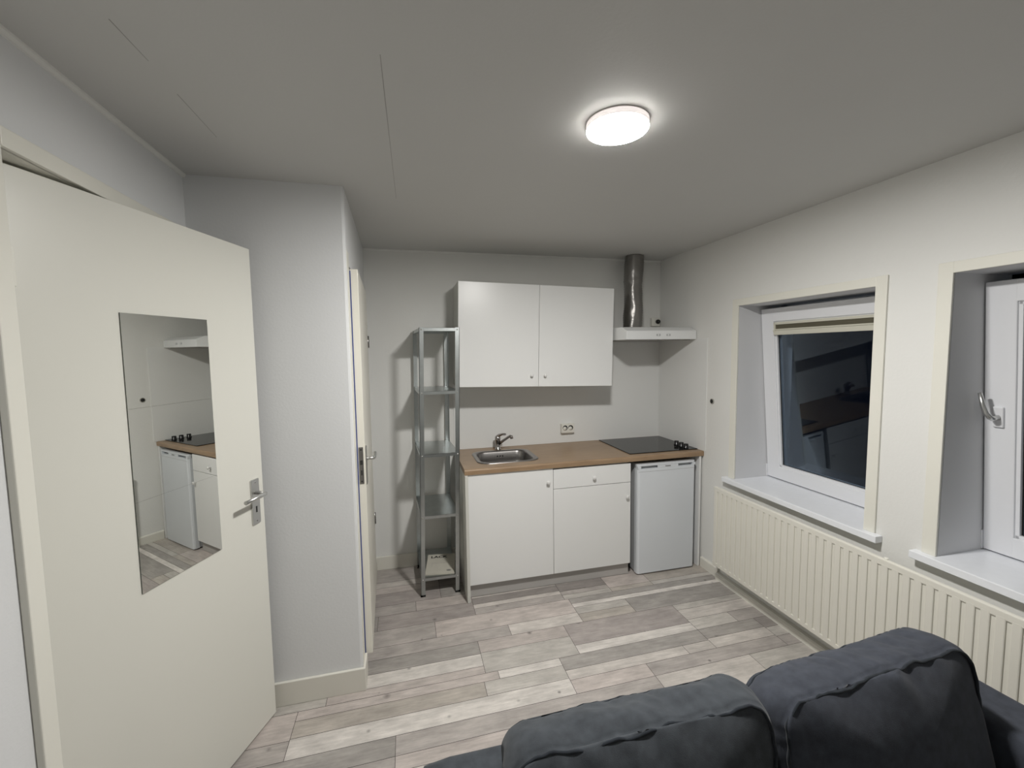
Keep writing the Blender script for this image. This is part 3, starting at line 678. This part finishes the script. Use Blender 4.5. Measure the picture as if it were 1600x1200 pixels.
def cushion(label, W, Hh, D, M4, fab, seed, sag):
    """back cushion: rounded outline in XZ, boxed edge, piping on both face edges, pillowed faces. local origin bottom centre of the front face"""
    root_loc = M4 @ Vector((0, D/2, 0))
    root = thing('back_cushion', root_loc, label, 'cushion', 'back cushions of the sofa')
    rc = .062; n = 26
    def outline(s, N=220):
        a, b = W/2, Hh/2; r = rc; segs = []
        pts = []
        per = 2*(W-2*r)+2*(Hh-2*r)+2*PI*r
        # start at bottom centre, counter-clockwise
        def at(d):
            d %= per; a2 = a-r; b2 = b-r; q = PI*r/2
            L = [a2, q, 2*b2, q, 2*a2, q, 2*b2, q, a2]
            o = [(0, -b, 0), ]
            if d < L[0]: return (d, -b, 0, -1)
            d -= L[0]
            if d < q: t = d/r; return (a2+r*math.sin(t), -b2-r*math.cos(t), math.sin(t), -math.cos(t))
            d -= q
            if d < 2*b2: return (a, -b2+d, 1, 0)
            d -= 2*b2
            if d < q: t = d/r; return (a2+r*math.cos(t), b2+r*math.sin(t), math.cos(t), math.sin(t))
            d -= q
            if d < 2*a2: return (a2-d, b, 0, 1)
            d -= 2*a2
            if d < q: t = d/r; return (-a2-r*math.sin(t), b2+r*math.cos(t), -math.sin(t), math.cos(t))
            d -= q
            if d < 2*b2: return (-a, b2-d, -1, 0)
            d -= 2*b2
            if d < q: t = d/r; return (-a2-r*math.cos(t), -b2-r*math.sin(t), -math.cos(t), -math.sin(t))
            d -= q
            return (-a2+d, -b, 0, -1)
        return [at(per*k/N) for k in range(N)]
    OUT = outline(0); N = len(OUT)
    def edge_wob(k, side):
        x, z, nx, nz = OUT[k]
        return (.009*noise.noise(Vector((x*5+seed, z*5, side*9)))+.005*noise.noise(Vector((x*17+seed, z*17, side*5))))
    def sagf(x, z): # the top edge is not level
        return sag(x)*max(0, z/(Hh/2)) if z > 0 else 0
    t = bmesh.new(); rings = []
    def ring(fn): rings.append([t.verts.new(fn(k)) for k in range(N)])
    def place(x, y, z): return M4 @ Vector((x, y, z+Hh/2+sagf(x, z)))
    S_IN = [.0, .12, .25, .38, .5, .62, .72, .81, .88, .93, .965, .985]
    def cap(side):
        # side 0: front (y=0, facing -y); 1: back
        for s in (S_IN if side == 0 else S_IN[::-1]):
            def fn(k, s=s):
                x, z, nx, nz = OUT[k]; bul = .05*(1-s*s)**.8 if side == 0 else .03*(1-s*s)
                px, pz = x*s, z*s
                wr = .011*noise.noise(Vector((px*4+seed, pz*1.6, 3)))
                puck = .016*noise.noise(Vector((px*15+seed+pz*4, pz*2.5, 5)))*math.exp(-((1-s)/.28)**2)*(1-math.exp(-((1-s)/.03)**2))
                y = -bul+wr+puck if side == 0 else D+bul+wr
                return place(px, y, pz)
            ring(fn)
    cap(0)
    J = 18
    def band(k, u):
        x, z, nx, nz = OUT[k]
        cr = min(u, 1-u); rnd = .010*(math.sqrt(max(0, 1-(1-min(1, cr/.10))**2))-1)      # soft shoulder at both seams
        o = .014*(1-(2*u-1)**2)+rnd
        o += .009*noise.noise(Vector((x*7+seed, z*7, u*2.2)))
        # folds running across the boxed edge, gathered at the seams
        o += .0075*noise.noise(Vector((x*17+seed+u*1.6, z*17, u*1.2)))+.004*noise.noise(Vector((x*40+seed+u*2, z*40, u*2)))
        y = u*D+edge_wob(k, 0)*(1-u)+edge_wob(k, 1)*u
        return x+nx*o, y, z+nz*o
    for jj in range(J+1): ring(lambda k, u=jj/J: place(*band(k, u)))
    cap(1)
    for a, b in zip(rings, rings[1:]):
        for k in range(N):
            try: t.faces.new((a[k], b[k], b[(k+1) % N], a[(k+1) % N]))
            except ValueError: pass
    bmesh.ops.remove_doubles(t, verts=t.verts, dist=1e-5)
    bmesh.ops.recalc_face_normals(t, faces=t.faces)
    mb = MB(); mb._merge(t, True); mb.build('cover', fab, root)
    for side in (0, 1):
        pth = []
        for k in range(N):
            x, y, z = band(k, side); nx, nz = OUT[k][2:]
            pth.append(place(x+nx*.002, y+(.002 if side else -.002), z+nz*.002))
        MB().tube(pth, .0042, 8, closed=True).build('piping', PIPE, root)
    return root
def CM(x, y, z, lean_deg, rz): return Matrix.Translation((x, y, z)) @ Matrix.Rotation(math.radians(rz), 4, 'Z') @ Matrix.Rotation(math.radians(lean_deg), 4, 'X')
cushion('charcoal back cushion with dark piping on the left half of the sofa', .63, .394, .135, CM(-1.688, -2.659, .458, -14, -4.5), FAB, 2.3, lambda x: -.012+.02*(x/.33))
cushion('blue-grey back cushion on the right half of the sofa, nearest the radiator', .645, .394, .135, CM(-1.013, -2.679, .458, -14, 0.5), FABB, 7.9, lambda x: .016*(x/.33))
